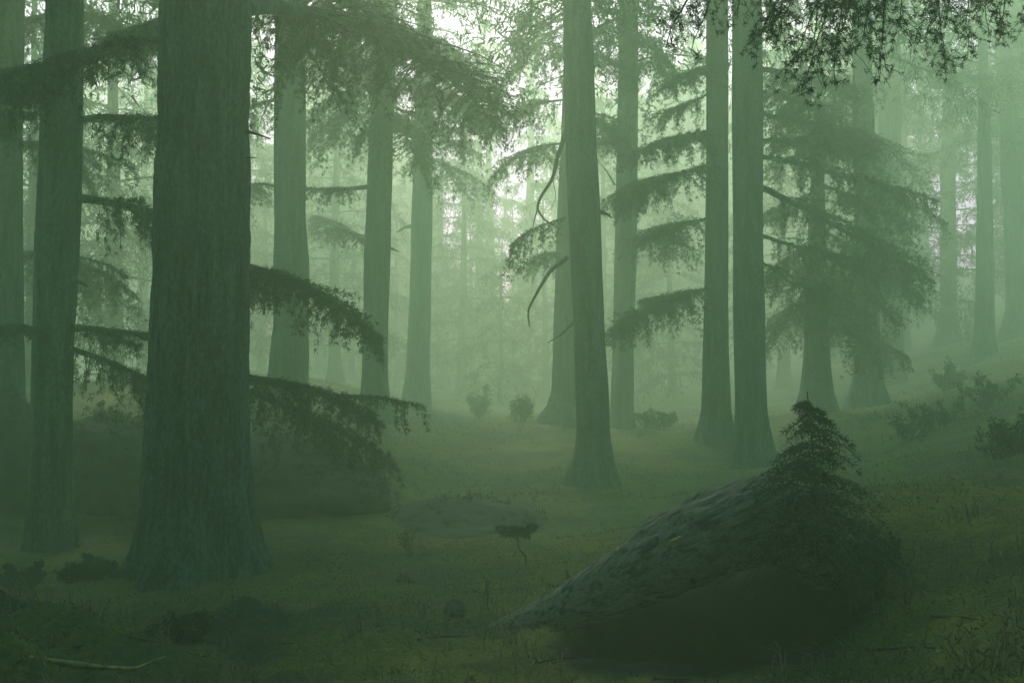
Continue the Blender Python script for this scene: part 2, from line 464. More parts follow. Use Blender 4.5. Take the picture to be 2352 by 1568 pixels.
UNSEEN = dict(ts=.30, k=4, step=.34, secstep=.5, dens=1.15)
T1 = tree([(0,374,573),(300,366,569),(600,357,568),(800,348,568),(1000,338,568),(1150,331,575),(1250,318,590),(1330,290,616)], 13.5,
  'largest trunk, a thick dark cedar with furrowed bark in the left foreground', H=23, seed=11, seg=150, dz=.05, rough=.03, fine=.05, lobes=4,
  crown=dict(zlo=11, L=7, **dict(UNSEEN, dens=1.6)),
  boughs=[dict(a=(570,20,13.6), b=(1125,305,23), forks=0, w=1.8, arch=.22, ts=.11, k=5, step=.11, secstep=.12, hang=.5, droop=.35, t0=.12, r0=.11),
          dict(a=(560,-60,14), b=(900,120,24), forks=0, w=1.5, arch=.15, ts=.11, k=5, step=.11, secstep=.13, hang=.4, t0=.1, r0=.08),
          dict(a=(560,-40,13.8), b=(760,190,19), forks=0, w=1.0, arch=.2, ts=.11, k=5, step=.11, secstep=.13, hang=.6, t0=.3, r0=.04),
          dict(a=(560,610,14), b=(868,775,18.5), w=.75, arch=.16, ts=.10, k=5, step=.08, secstep=.09, hang=.35, droop=.5, t0=.02, r0=.05),
          dict(a=(560,865,14), b=(868,972,18), w=.7, arch=.10, ts=.09, k=5, step=.08, secstep=.10, hang=.3, t0=.0, r0=.05),
          dict(a=(560,890,15), b=(900,1075,18.2), w=.8, arch=.12, ts=.09, k=5, step=.08, secstep=.10, hang=.3, t0=.05, r0=.03),
          dict(a=(372,92,13.4), b=(20,185,11.5), w=1.0, arch=.18, ts=.10, k=5, step=.085, secstep=.10, hang=.28, r0=.05)],
  dead=[([(565,302,13.3),(590,308,13.2),(622,319,13.2)], .025), ([(640,25,14.5),(640,65,14.5),(631,108,14.5)], .045), ([(566,362,13.3),(590,362,13.2)], .012)])
T2 = tree([(0,107,190),(300,95,188),(450,88,184),(600,82,177),(800,76,168),(1000,72,163),(1150,68,164),(1262,55,172)], 16.5,
  'dark slender cedar just left of the largest trunk, limbs reaching right', H=21, seed=12, seg=60, dz=.1, fine=.018,
  crown=dict(zlo=11, L=6, **dict(UNSEEN, dens=1.6)),
  boughs=[dict(a=(182,455,16.4), b=(420,505,17.5), w=.85, arch=.08, ts=.11, k=5, step=.09, secstep=.11, hang=.5, droop=.6, t0=.2, r0=.075),
          dict(a=(186,275,16.5), b=(470,300,19), w=.8, arch=.12, ts=.11, k=5, step=.09, secstep=.11, hang=.45, droop=.4, t0=.05, r0=.06),
          dict(a=(186,130,16.5), b=(400,30,19), w=1.0, arch=.1, ts=.11, k=5, step=.09, secstep=.12, hang=.4, droop=.6, t0=.05),
          dict(a=(100,150,16), b=(-120,230,13.5), w=.8, arch=.15, ts=.11, k=5, step=.09, secstep=.11, hang=.3, t0=.05),
          dict(a=(165,752,16.4), b=(400,770,17.3), w=.6, arch=.06, ts=.10, k=6, step=.08, secstep=.10, hang=.2, droop=.25, t0=.0, r0=.06),
          dict(a=(100,760,16.2), b=(-140,765,14), w=.55, arch=.06, ts=.10, k=6, step=.08, secstep=.10, hang=.2, droop=.25, t0=.0, r0=.06),
          dict(a=(160,800,16.4), b=(390,900,17.6), w=.8, arch=.12, ts=.10, k=6, step=.08, secstep=.10, hang=.45, droop=.6, t0=.05, r0=.05),
          dict(a=(120,260,16.6), b=(-60,300,16), w=.7, arch=.1, ts=.11, k=5, step=.09, secstep=.12, hang=.4)],
  dead=[([(175,645,16.3),(190,652,16.2),(202,660,16.2)], .035)])
T0 = tree([(0,-45,54),(300,-42,50),(600,-45,51),(900,-48,54),(965,-52,60),(1045,-70,78)], 20,
  'grey cedar trunk cut off by the left edge', H=22, seed=13, seg=40, crown=dict(zlo=11, L=6, **dict(UNSEEN, dens=1.6)),
  boughs=[dict(a=(40,330,20), b=(200,420,24), w=1.0, ts=.12, k=5, step=.12, secstep=.16, hang=.5, t0=.05),
          dict(a=(40,590,20), b=(220,690,25), w=1.1, ts=.12, k=4, step=.12, secstep=.16, hang=.6, t0=.05),
          dict(a=(40,60,20), b=(260,90,25), w=1.2, ts=.12, k=4, step=.12, secstep=.16, hang=.6, t0=.05)])
T3 = tree([(0,634,704),(150,629,703),(500,630,702),(600,628,710),(750,629,708),(850,617,709),(945,604,716)], 30,
  'straight misty green trunk second right of the largest trunk base', H=24, seed=14, seg=36, crown=dict(zlo=13.5, L=4.5, **UNSEEN),
  boughs=[dict(a=(690,100,30), b=(900,210,33), w=1.3, ts=.15, k=4, step=.15, secstep=.22, hang=.7, t0=.1),
          dict(a=(640,430,30), b=(470,470,33), w=1.1, ts=.15, k=4, step=.15, secstep=.22, hang=.4, t0=.1),
          dict(a=(640,230,30), b=(450,330,32), w=1.3, ts=.15, k=4, step=.15, secstep=.2, hang=.7, t0=.1)],
  dead=[([(702,215,29.8),(715,190,29.6),(728,160,29.6)], .03)])
T3['label'] = 'straight misty trunk with a flared foot on the left rise, behind the drooping bough'
T4 = tree([(0,860,912),(370,845,902),(500,840,899),(560,837,897),(700,835,893),(850,832,890),(920,826,896),(965,812,908)], 34,
  'misty cedar with a hooked dead stub on its left side and foliage above', H=23, seed=15, seg=36, crown=dict(zlo=14.5, L=4.5, **UNSEEN),
  boughs=[dict(forks=1, a=(850,428,34), b=(690,430,31), w=.7, arch=-.12, ts=.14, k=4, step=.15, secstep=.2, hang=.4, t0=.25, r0=.09),
          dict(forks=1, a=(890,180,34), b=(1128,300,31), w=1.6, arch=.25, ts=.14, k=5, step=.13, secstep=.17, hang=.7, t0=.05),
          dict(forks=1, a=(860,190,34), b=(700,300,31), w=1.5, arch=.2, ts=.14, k=5, step=.13, secstep=.17, hang=.8, t0=.05),
          dict(forks=1, a=(880,250,34), b=(960,370,29), w=1.3, arch=.2, ts=.14, k=5, step=.13, secstep=.18, hang=.6, t0=.05),
          dict(forks=1, a=(870,60,34), b=(1060,130,30), w=1.6, arch=.2, ts=.14, k=5, step=.13, secstep=.18, hang=.6, t0=.05),
          dict(forks=1, a=(880,210,34), b=(1090,235,33), w=1.5, arch=.2, ts=.14, k=5, step=.13, secstep=.17, hang=.7, t0=.05),
          dict(forks=1, a=(890,240,34), b=(1040,330,36), w=1.4, arch=.2, ts=.14, k=5, step=.13, secstep=.17, hang=.7, t0=.05),
          dict(forks=1, a=(870,160,34), b=(780,330,32), w=1.3, arch=.2, ts=.14, k=5, step=.13, secstep=.17, hang=.8, t0=.05),
          dict(forks=1, a=(840,560,34), b=(720,500,40), w=.8, arch=.1, ts=.15, k=4, step=.16, secstep=.24, hang=.5)],
  dead=[([(842,549,34),(822,553,33.8),(808,568,33.8)], .06), ([(893,568,34),(905,573,33.9),(918,578,33.9)], .05)])
T5 = tree([(0,959,992),(300,951,995),(500,945,993),(700,940,990),(850,932,987),(935,920,990)], 46,
  'pale slender trunk in the centre left, standing just right of the hooked-stub cedar', H=24, seed=16, seg=24, crown=dict(zlo=16, L=3.5, ts=.3, k=3, step=.3, secstep=.5),
  boughs=[dict(a=(990,250,46), b=(1110,110,44), w=1.2, ts=.18, k=4, step=.2, secstep=.3, hang=.4),
          dict(a=(960,360,46), b=(1060,440,42), w=1.6, ts=.18, k=4, step=.18, secstep=.25, hang=.5),
          dict(a=(990,330,46), b=(1110,360,44), w=1.2, ts=.18, k=4, step=.2, secstep=.3, hang=.4)],
  dead=[([(948,519,46),(930,522,45.8),(910,534,45.8)], .10)])
T6 = tree([(0,1293,1358),(300,1297,1369),(500,1306,1379),(700,1315,1386),(900,1322,1397),(1000,1324,1402),(1060,1317,1409),(1105,1300,1420)], 25,
  'leaning misty cedar in the centre with crooked dead limbs hanging on its left', H=22, seed=17, seg=44, crown=dict(zlo=13.6, L=6.5, **dict(UNSEEN, dens=1.6)),
  dead=[([(1300,300,25.3),(1278,370,25.2),(1270,410,25),(1240,455,25),(1233,480,25),(1250,505,25),(1285,525,25)], .055),
        ([(1236,475,25),(1226,510,25),(1222,540,25)], .02), ([(1270,415,25),(1278,450,25),(1262,490,25)], .012),
        ([(1305,590,25.2),(1265,620,25.4),(1240,660,25.4),(1212,712,25.4),(1216,750,25.4)], .06),
        ([(1322,735,25.2),(1290,768,25),(1258,787,25)], .04), ([(1380,487,25),(1395,492,24.9),(1406,502,24.9)], .055)],
  boughs=[dict(a=(1300,500,25.2), b=(1175,560,25), w=.6, ts=.11, k=5, step=.10, secstep=.13, hang=.6, droop=.8, t0=.3)])
T6b = tree([(0,1300,1330),(330,1288,1325),(500,1279,1325),(700,1273,1330),(900,1267,1340),(940,1252,1345),(968,1228,1360)], 36,
  'paler cedar trunk half hidden behind the leaning central cedar', H=23, seed=18, seg=30, crown=dict(zlo=14, L=4, **UNSEEN),
  boughs=[dict(a=(1295,60,36), b=(1150,220,34), w=1.5, ts=.16, k=4, step=.15, secstep=.2, hang=.7, t0=.1),
          dict(a=(1295,230,36), b=(1130,290,37), w=1.6, ts=.16, k=4, step=.15, secstep=.2, hang=.8, t0=.1),
          dict(a=(1290,330,36), b=(1140,400,34), w=1.5, ts=.16, k=4, step=.15, secstep=.2, hang=.6, t0=.1),
          dict(a=(1300,120,36), b=(1440,180,33), w=1.4, ts=.16, k=4, step=.15, secstep=.2, hang=.7, t0=.1),
          dict(a=(1300,250,36), b=(1420,330,33), w=1.2, ts=.16, k=4, step=.15, secstep=.2, hang=.7, t0=.1),
          dict(a=(1290,590,36), b=(1230,600,34), w=.9, ts=.16, k=4, step=.15, secstep=.2, hang=.5, t0=.1)])
T7 = tree([(0,1422,1466),(300,1418,1465),(600,1411,1462),(800,1407,1456),(930,1402,1455),(990,1394,1462)], 38,
  'pale straight trunk between the leaning central cedar and the twin trunks', H=24, seed=19, seg=30, crown=dict(zlo=13, L=4, **UNSEEN),
  boughs=[dict(a=(1440,60,38), b=(1540,200,36), w=1.2, ts=.16, k=4, step=.16, secstep=.22, hang=.7, t0=.1),
          dict(a=(1440,140,38), b=(1520,90,36), w=1.0, ts=.16, k=4, step=.16, secstep=.22, hang=.5, t0=.1),
          dict(a=(1440,30,38), b=(1340,120,36), w=1.2, ts=.16, k=4, step=.16, secstep=.22, hang=.7, t0=.1),
          dict(a=(1440,350,38), b=(1370,330,40), w=.9, ts=.16, k=4, step=.16, secstep=.22, hang=.5, t0=.1)],
  dead=[([(1412,425,38),(1395,395,38.3),(1372,368,38.6)], .04)])
T8 = tree([(0,1622,1672),(300,1622,1673),(600,1620,1672),(800,1615,1673),(950,1610,1680),(1012,1594,1694)], 31,
  'left one of the twin trunks right of centre, boughs sweeping left', H=22, seed=20, seg=36, crown=dict(zlo=14, L=6.5, **dict(UNSEEN, dens=1.6)),
  boughs=[dict(a=(1630,300,31), b=(1480,345,29), w=1.65, arch=.07, droop=.3, ts=.13, k=5, step=.12, secstep=.12, hang=.42, t0=.05),
          dict(a=(1630,380,31), b=(1430,460,28.5), w=1.80, arch=.07, droop=.3, ts=.13, k=5, step=.12, secstep=.12, hang=.42, t0=.05),
          dict(a=(1630,215,31), b=(1510,270,32), w=1.65, arch=.07, droop=.3, ts=.13, k=4, step=.13, secstep=.14, hang=.42, t0=.05),
          dict(a=(1630,150,31), b=(1530,200,29), w=1.35, arch=.07, droop=.3, ts=.13, k=4, step=.13, secstep=.14, hang=.42, t0=.05),
          dict(a=(1630,660,31), b=(1415,765,28), w=1.35, arch=.07, droop=.3, ts=.13, k=5, step=.11, secstep=.11, hang=.42, t0=.02),
          dict(a=(1630,500,31), b=(1470,560,34), w=1.65, arch=.07, droop=.3, ts=.14, k=4, step=.13, secstep=.14, hang=.42, t0=.05)])
T9 = tree([(0,1682,1750),(300,1682,1752),(600,1684,1753),(800,1686,1757),(950,1688,1762),(1040,1686,1776),(1075,1676,1792)], 27,
  'right one of the twin trunks, thicker and darker, layered boughs sloping right', H=22, seed=21, seg=40, fine=.01, crown=dict(zlo=12.8, L=7, **dict(UNSEEN, dens=1.6)),
  boughs=[dict(forks=1, a=(1745,260,27), b=(2010,330,29), w=1.3, arch=.07, droop=.3, ts=.13, k=5, step=.12, secstep=.15, hang=.42, t0=.05),
          dict(forks=1, a=(1745,360,27), b=(2080,440,29), w=1.4, arch=.07, droop=.3, ts=.13, k=5, step=.12, secstep=.15, hang=.42, t0=.1),
          dict(forks=1, a=(1745,430,27), b=(2140,640,30), w=1.5, arch=.07, droop=.3, ts=.13, k=5, step=.12, secstep=.15, hang=.42, t0=.1),
          dict(forks=1, a=(1745,540,27), b=(1990,640,29), w=1.3, arch=.07, droop=.3, ts=.13, k=5, step=.12, secstep=.15, hang=.42, t0=.1),
          dict(forks=1, a=(1745,320,27), b=(1990,370,32), w=1.5, arch=.07, droop=.3, ts=.13, k=5, step=.12, secstep=.15, hang=.42, t0=.05, r0=.03),
          dict(forks=1, a=(1745,600,27), b=(1880,700,29), w=1.1, arch=.07, droop=.3, ts=.13, k=5, step=.12, secstep=.15, hang=.42, t0=.05, r0=.03),
          dict(forks=1, a=(1745,210,27), b=(1900,270,30), w=1.3, arch=.07, droop=.3, ts=.13, k=5, step=.12, secstep=.15, hang=.42, t0=.05, r0=.03),
          dict(forks=1, a=(1745,160,27), b=(1960,230,31), w=1.3, arch=.07, droop=.3, ts=.13, k=5, step=.12, secstep=.16, hang=.42, t0=.1)])
T14 = tree([(300,1868,1890),(500,1858,1895),(700,1850,1902),(840,1844,1908),(900,1838,1914),(950,1824,1928)], 33,
  'low dense cedar with tiered foliage right of the twin trunks', H=12.5, seed=22, seg=28, crown=dict(zlo=9.5, L=2.5, ts=.2, k=4, step=.22, secstep=.3),
  boughs=[dict(a=(1875,420,33), b=(2090,510,31), w=1.4, arch=.07, droop=.3, ts=.14, k=5, step=.13, secstep=.17, hang=.42, t0=.05),
          dict(a=(1875,520,33), b=(2120,690,31), w=1.5, arch=.07, droop=.3, ts=.14, k=5, step=.13, secstep=.17, hang=.42, t0=.05),
          dict(a=(1875,600,33), b=(2060,740,30), w=1.4, arch=.07, droop=.3, ts=.14, k=5, step=.13, secstep=.17, hang=.42, t0=.05),
          dict(a=(1875,640,33), b=(1960,770,30), w=1.2, arch=.07, droop=.3, ts=.14, k=5, step=.13, secstep=.17, hang=.42, t0=.05),
          dict(a=(1870,560,33), b=(1770,640,31), w=1.2, arch=.07, droop=.3, ts=.14, k=5, step=.13, secstep=.17, hang=.42, t0=.05),
          dict(a=(1870,660,33), b=(1770,800,31), w=1.1, arch=.07, droop=.3, ts=.14, k=5, step=.13, secstep=.17, hang=.42, t0=.05),
          dict(a=(1870,440,33), b=(1780,500,31), w=1.2, arch=.07, droop=.3, ts=.14, k=5, step=.13, secstep=.17, hang=.42, t0=.05),
          dict(a=(1875,680,33), b=(2010,830,31), w=1.0, arch=.07, droop=.3, ts=.14, k=5, step=.13, secstep=.17, hang=.42, t0=.05)])
T10 = tree([(0,1958,2002),(150,1958,2003),(400,1961,2012),(600,1964,2018),(800,1966,2021),(870,1960,2026),(938,1936,2046)], 36,
  'misty trunk on the right whose flared foot meets the rising slope', H=22, seed=23, seg=34, crown=dict(zlo=13.5, L=4, **UNSEEN),
  boughs=[dict(forks=1, a=(1990,180,36), b=(1890,330,33), w=1.3, arch=.07, droop=.3, ts=.15, k=5, step=.14, secstep=.18, hang=.42, t0=.05),
          dict(forks=1, a=(1990,380,36), b=(2080,560,34), w=1.2, arch=.07, droop=.3, ts=.15, k=5, step=.14, secstep=.18, hang=.42, t0=.05),
          dict(forks=1, a=(1990,500,36), b=(2110,690,34), w=1.2, arch=.07, droop=.3, ts=.15, k=5, step=.14, secstep=.18, hang=.42, t0=.05),
          dict(forks=1, a=(1990,750,36), b=(2010,840,33), w=.9, arch=.07, droop=.3, ts=.15, k=5, step=.13, secstep=.15, hang=.42, t0=.05),
          dict(forks=1, a=(2000,420,36), b=(2170,510,34), w=1.1, arch=.07, droop=.3, ts=.15, k=4, step=.15, secstep=.2, hang=.42, t0=.05),
          dict(forks=1, a=(2000,300,36), b=(2110,420,38), w=1.1, arch=.07, droop=.3, ts=.15, k=4, step=.15, secstep=.2, hang=.42, t0=.05)])
T11 = tree([(0,2018,2066),(300,2018,2069),(500,2020,2071),(800,2018,2075),(890,2008,2086)], 48,
  'paler trunk directly behind the flared-foot trunk on the right', H=24, seed=24, seg=26, crown=dict(zlo=16, L=4.5, **UNSEEN),
  boughs=[dict(a=(2060,80,48), b=(2200,200,45), w=1.6, ts=.2, k=4, step=.2, secstep=.3, hang=.6)])
T12 = tree([(0,2165,2192),(400,2160,2194),(600,2160,2197),(700,2160,2198),(795,2148,2210)], 62,
  'thin faded trunk beside the bright opening on the right', H=24, seed=25, seg=20, crown=dict(zlo=9, L=4.5, ts=.3, k=4, step=.26, secstep=.4, hang=.6))
T13 = tree([(0,2282,2340),(300,2296,2356),(600,2311,2374),(700,2314,2380),(780,2300,2396)], 50,
  'pale leaning trunk at the right edge', H=24, seed=26, seg=26, crown=dict(zlo=14, L=4.5, **UNSEEN),
  boughs=[dict(a=(2340,190,50), b=(2290,330,30), w=.01, ts=.2, k=1, bare=True, r0=.02)] if False else [])

# ------------------------------------------------------------------ trees of the background
def bg_variant(seed, H, zlo, L, r0, dens=.85):
    rng = np.random.default_rng(seed)
    zs = np.linspace(-1.0, H, 40)
    pc = np.stack([.12 * np.sin(zs * .21 + seed), .12 * np.cos(zs * .17 + seed), zs], 1)
    pc[:, :2] -= pc[2, :2]
    rr = r0 * (1 - .93 * np.clip(zs / H, 0, 1)) * (1 + .5 * np.clip(1 - zs / 1.2, 0, 1.4) ** 2)
    tm = MB(); tm.tube(pc, rr, 14)
    cm = make_crown(pc, rr, zlo, H, L, rng, ts=.30, k=4, step=.24, secstep=.36, hang=.7, droop=.45, dens=dens)
    return tm.mesh('trunk', ['bark']), cm.mesh('crown', ['bark', 'needles'])
VARS = [bg_variant(101, 20, 3.0, 4.6, .36), bg_variant(102, 22, 6.5, 4.2, .42), bg_variant(103, 14, 1.2, 3.6, .25),
        bg_variant(104, 23, 11.0, 4.0, .42), bg_variant(105, 9, .6, 2.6, .16), bg_variant(106, 21, 9.5, 7.5, .45, 1.7), bg_variant(107, 20, 2.2, 6.0, .45, 1.5), bg_variant(108, 23, 8.0, 1.7, .40, .6)]
def bg(u, d, var, label, s=1.0, rz=None, group='faded cedars deep in the fog'):
    x = (u - 1176) / F * d; z = g1(x, d)
    t = thing('cedar_tree', label, 'tree', (x, d, z), group)
    for nm, me in zip(('trunk', 'crown'), VARS[var]):
        o = bpy.data.objects.new(nm, me); COL.objects.link(o); o.parent = t
    t.scale = (s, s, s); t.rotation_euler = (0, 0, RNG.uniform(0, 6.28) if rz is None else rz)
    return t
BG = [
 (-120,40,0,'faded cedar filling the gap at the left edge behind the grey trunk'),
 (75,34,2,'small bushy cedar seen in the slit between the two leftmost trunks'),
 (260,38,0,'bushy cedar seen between the slender dark cedar and the largest trunk'),
 (330,60,1,'pale cedar high behind the left side of the largest trunk'),
 (470,52,0,'bushy cedar behind the largest trunk, showing at its right edge'),
 (587,95,7,'thin pale trunk in the bright gap right of the largest trunk'),
 (600,62,2,'low bushy cedar left of the trunk with the flared foot'),
 (770,58,0,'hazy cedar tiers between the flared-foot trunk and the hooked-stub cedar'),
 (740,92,1,'very pale cedar high behind the flared-foot trunk'),
 (915,74,2,'small hazy cedar between the hooked-stub cedar and the pale slender trunk'),
 (1060,68,0,'hazy bushy cedar just right of the pale slender trunk'),
 (1150,58,4,'small hazy cedar low in the clearing at the centre'),
 (1215,78,2,'hazy cedar left of the leaning central cedar, below its dead limbs'),
 (1132,92,7,'thin ghostly trunk in the bright gap at the top centre'),
 (1212,88,7,'wider ghostly trunk at the right of the bright top gap'),
 (1096,100,7,'thinnest ghostly trunk at the left of the bright top gap'),
 (1380,64,0,'hazy cedar behind the gap right of the leaning central cedar'),
 (1500,98,7,'ghostly trunk in the bright gap left of the twin trunks'),
 (1545,60,2,'hazy bushy cedar left of the twin trunks'),
 (1590,84,1,'pale tall cedar behind the left twin trunk'),
 (1800,56,0,'hazy cedar tiers behind the low dense cedar'),
 (1920,70,1,'pale cedar behind the low dense cedar, near the flared-foot trunk on the right'),
 (2075,66,3,'hazy cedar between the paired right trunks and the bright opening'),
 (2122,88,3,'tall faded cedar above the bright opening on the right'),
 (2268,76,3,'tall faded cedar beside the pale leaning trunk at the right'),
 (2262,44,3,'hazy tall cedar with a high crown above the right slope'),
 (2420,60,0,'faded cedar at the right edge behind the leaning trunk'),
 (2375,55,3,'hazy cedar with a high crown cut by the right edge'),
 (2372,64,0,'hazy bushy cedar behind the pale leaning trunk'),
 (2030,58,0,'hazy tiered cedar behind the paired right trunks'),
 (1015,86,0,'hazy tiered cedar directly right of the pale slender trunk, further back'),
 (1085,80,2,'low hazy cedar in the middle of the centre gap'),
 (1180,92,2,'hazy tiered cedar left of the leaning central cedar, deep in the gap'),
 (1255,66,2,'low hazy cedar hiding behind the half hidden pale trunk'),
 (800,84,0,'pale tiered cedar left of the hooked-stub cedar, deep in the fog'),
 (545,74,0,'pale tiered cedar just right of the largest trunk, deep in the fog'),
 (1470,78,0,'pale tiered cedar right of the pale straight trunk'),
 (1560,96,2,'low pale cedar deep behind the left twin trunk'),
 (1690,110,1,'ghostly cedar behind the twin trunks'),
 (850,112,1,'ghostly cedar deep behind the hooked-stub cedar'),
 (1330,112,1,'ghostly cedar deep behind the leaning central cedar'),
 (180,95,1,'ghostly cedar deep behind the slender dark cedar'),
]
# unseen cedars added around the camera to block light and darken the near fog
for i, (x, y) in enumerate([(-4.0, -3.5), (5.0, -5.0), (-10.5, 5.0), (12.5, 15.5), (-12, -4), (13, 3), (-14, 13), (0.5, -13),
        (-19, 2), (-18, -9), (-9, -17), (7, -18), (17, -8), (20, 4), (0, -24), (-24, 11), (23, 14)]):
    t = thing('cedar_tree', 'broad unseen cedar added around the camera for shade', 'tree', (x, y, g1(x, y)), 'unseen cedars added around the viewpoint for shade')
    for nm, me in zip(('trunk', 'crown'), VARS[5 if i < 8 else 6]):
        o = bpy.data.objects.new(nm, me); COL.objects.link(o); o.parent = t
    t.rotation_euler = (0, 0, i * 1.3)
for (u, d, var, lab) in BG: bg(u, d, var, lab, s=RNG.uniform(.9, 1.1) * (1.42 if var in (3, 7) and d > 85 else 1.2 if d > 80 else 1))

def far_forest():
    rng = np.random.default_rng(300); m = MB()
    for i in range(170):
        d = rng.uniform(98, 130); u = rng.uniform(-250, 2600)
        if 2080 < u < 2345: continue
        x = (u - 1176) / F * d; z0 = g1(x, d); H = rng.uniform(20, 36 - max(0, z0) * .6)
        if 990 < u < 1270: H = rng.uniform(6, 12)
        m.tube(np.array([[x, d, z0 - 1], [x, d, z0 + H * .5], [x, d, z0 + H]]), [.4, .28, .03], 7)
        n = int(H * 55); f = rng.uniform(.03, 1, n) ** .85; a = rng.uniform(0, 6.28, n)
        tier = np.round(f * H / 1.3) * 1.3 / H; f = tier + rng.normal(size=n) * .008
        l = 4.2 * np.clip(1 - f, .02, 1) ** .7 * np.sqrt(rng.uniform(.02, 1, n))
        p = np.stack([x + np.cos(a) * l, d + np.sin(a) * l, z0 + f * H - .25 * l], 1)
        tufts(m, p, np.stack([np.cos(a), np.sin(a), 0 * a], 1), .75, 2, rng, 1, down=.3, wr=.3)
    tag(m.build('distant_forest', ['bark', 'needles']), 'faint wall of forest dissolving in the fog at the back', 'forest', kind='stuff')
far_forest()

# ------------------------------------------------------------------ the near tree at the right: only its hanging branch is in view
def near_tree():
    rng = np.random.default_rng(55)
    bx, by = 6.6, 8.0; base = np.array([bx, by, g1(bx, by)])
    t = thing('cedar_tree', 'dark needled branch hanging into the top right corner, close to the camera', 'tree', base)
    zs = np.linspace(base[2] - .8, 20, 90)
    pc = np.stack([bx + 0 * zs, by + 0 * zs, zs], 1); rr = .42 * (1 - .9 * (zs - zs[0]) / 21)
    m = MB(); m.tube(pc, rr, 30, mod=lambda p, th: 1 + .04 * fbm(np.cos(th)[None] * 3 + 0 * p[:, 2:3], np.sin(th)[None] * 3 + 0 * p[:, 2:3], p[:, 2:3] * 1.0 + 0 * th[None], 3, 4))
    m.build('trunk', ['bark'], t, base)
    make_crown(pc, rr, 9.5, 20, 7.5, rng, **dict(UNSEEN, dens=1.6)).build('crown', ['bark', 'needles'], t, base)
    m = MB()
    limb = np.array([[bx - .2, by, 6.6], P(2600, -330, 7.4), P(2250, -170, 7.0), P(1950, -95, 6.5), P(1700, -60, 6.2), P(1560, -30, 6.1)])
    tt = np.linspace(0, 5, 41); lp = np.stack([np.interp(tt, np.arange(6), limb[:, i]) for i in range(3)], 1)
    for _ in range(5): lp[1:-1] = (lp[:-2] + 2 * lp[1:-1] + lp[2:]) / 4
    m.tube(lp, .05 * np.linspace(1, .12, 41), 8)
    def spray(p0, p1, w, arch=.05):
        L = np.linalg.norm(p1 - p0); n = 14
        ax = bez(p0, p1, UPV * arch + rng.normal(size=3) * .05 * L, n) + np.cumsum(rng.normal(size=(n, 3)), 0) * .006
        m.tube(ax, .008 * np.linspace(1, .2, n), 5, 0)
        for i in range(int(L / .021)):
            tq = rng.uniform(.05, 1); f = tq * (n - 1); a = min(int(f), n - 2)
            b = ax[a] + (ax[a + 1] - ax[a]) * (f - a); d = unit(ax[min(a + 2, n - 1)] - ax[a - 1 if a else 0])
            dr = unit(d * .45 + unit(rng.normal(size=3) * np.array([1, 1, .5])) * .95 - UPV * .15)
            l = w * rng.uniform(.3, 1.1) * (1.1 - .6 * tq)
            q = max(3, int(l / .035)); s = np.linspace(0, 1, q)[:, None]
            tw = b + dr * l * s - UPV * .35 * l * s ** 2
            m.tube(tw, .0016, 3, 0, cap=False)
            # rosettes of short needles sit on the twig, with bare wood between
            ros = tw[1:] + rng.normal(size=(q - 1, 3)) * .010
            ros = ros[rng.uniform(size=len(ros)) < .8]
            if not len(ros): continue
            tufts(m, ros, np.repeat(dr[None], len(ros), 0), .027, 18, rng, 1, down=.05, spread=2.2, wr=.17)
    ends = [((1600,-35,6.1),(1545,95,6.0),.16),((1660,-50,6.15),(1590,110,6.1),.16),((1700,-55,6.2),(1690,40,6.2),.2),((1850,-80,6.4),(1725,115,6.1),.24),
            ((1800,-70,6.3),(1790,90,6.2),.28),((1935,-90,6.5),(1865,200,6.2),.30),((1960,-95,6.5),(1830,150,6.3),.30),((1945,-90,6.5),(1905,205,6.3),.24),((2000,-105,6.6),(1970,120,6.4),.30),
            ((2060,-120,6.7),(2015,180,6.4),.2),((2090,-125,6.7),(2060,90,6.5),.28),((2130,-140,6.8),(2145,150,6.5),.2),((2190,-160,6.9),(2110,100,6.6),.3),
            ((2230,-165,7),(2215,105,6.6),.22),((2280,-180,7),(2270,60,6.6),.28),((2330,-200,7),(2300,100,6.7),.18),((2400,-220,7.2),(2370,60,6.7),.25),((2180,-150,6.9),(2170,60,6.6),.32),
            ((1900,-85,6.4),(1800,60,6.3),.3),((1880,-80,6.4),(1880,90,6.2),.32),((2040,-110,6.6),(1925,110,6.6),.3),((2480,-260,7.3),(2460,20,6.9),.3)]
    for a, b, w in ends: spray(P(*a), P(*b), w)
    m.build('hanging_branch', ['bark', 'needles_dark'], t, base)
near_tree()

# ------------------------------------------------------------------ fallen log, mound, sapling and small things
def lumpy_tube(name, mat, ptsr, label, cat, seg=48, sub=14, amp=.10, freq=1.6, seed=3, squash=1.0):
    p = np.array([P(u, v, d) for u, v, d, r in ptsr]); r = np.array([r * d / F for u, v, d, r in ptsr])
    tt = np.linspace(0, len(p) - 1, sub * (len(p) - 1) + 1)
    path = np.stack([np.interp(tt, np.arange(len(p)), p[:, i]) for i in range(3)], 1)
    for _ in range(12): path[1:-1] = (path[:-2] + 2 * path[1:-1] + path[2:]) / 4
    rad = np.interp(tt, np.arange(len(p)), r)
    base = path[len(path) // 2].copy()
    m = MB()
    def mod(pp, th):
        s = np.arange(len(pp))[:, None] * .05
        x, y = np.cos(th)[None] + 0 * s, np.sin(th)[None] + 0 * s
        return 1 + amp * fbm(x * freq, y * freq, s * 1.0 + 0 * x, 5, seed) + amp * .5 * np.abs(fbm(x * 6, y * 6, s * .5 + 0 * x, 3, seed + 5))
    m.tube(path, rad, seg, 0, mod=mod)
    o = m.build(name, [mat], None, base)
    d = unit(path[-1] - path[0])
    return tag(o, label, cat)
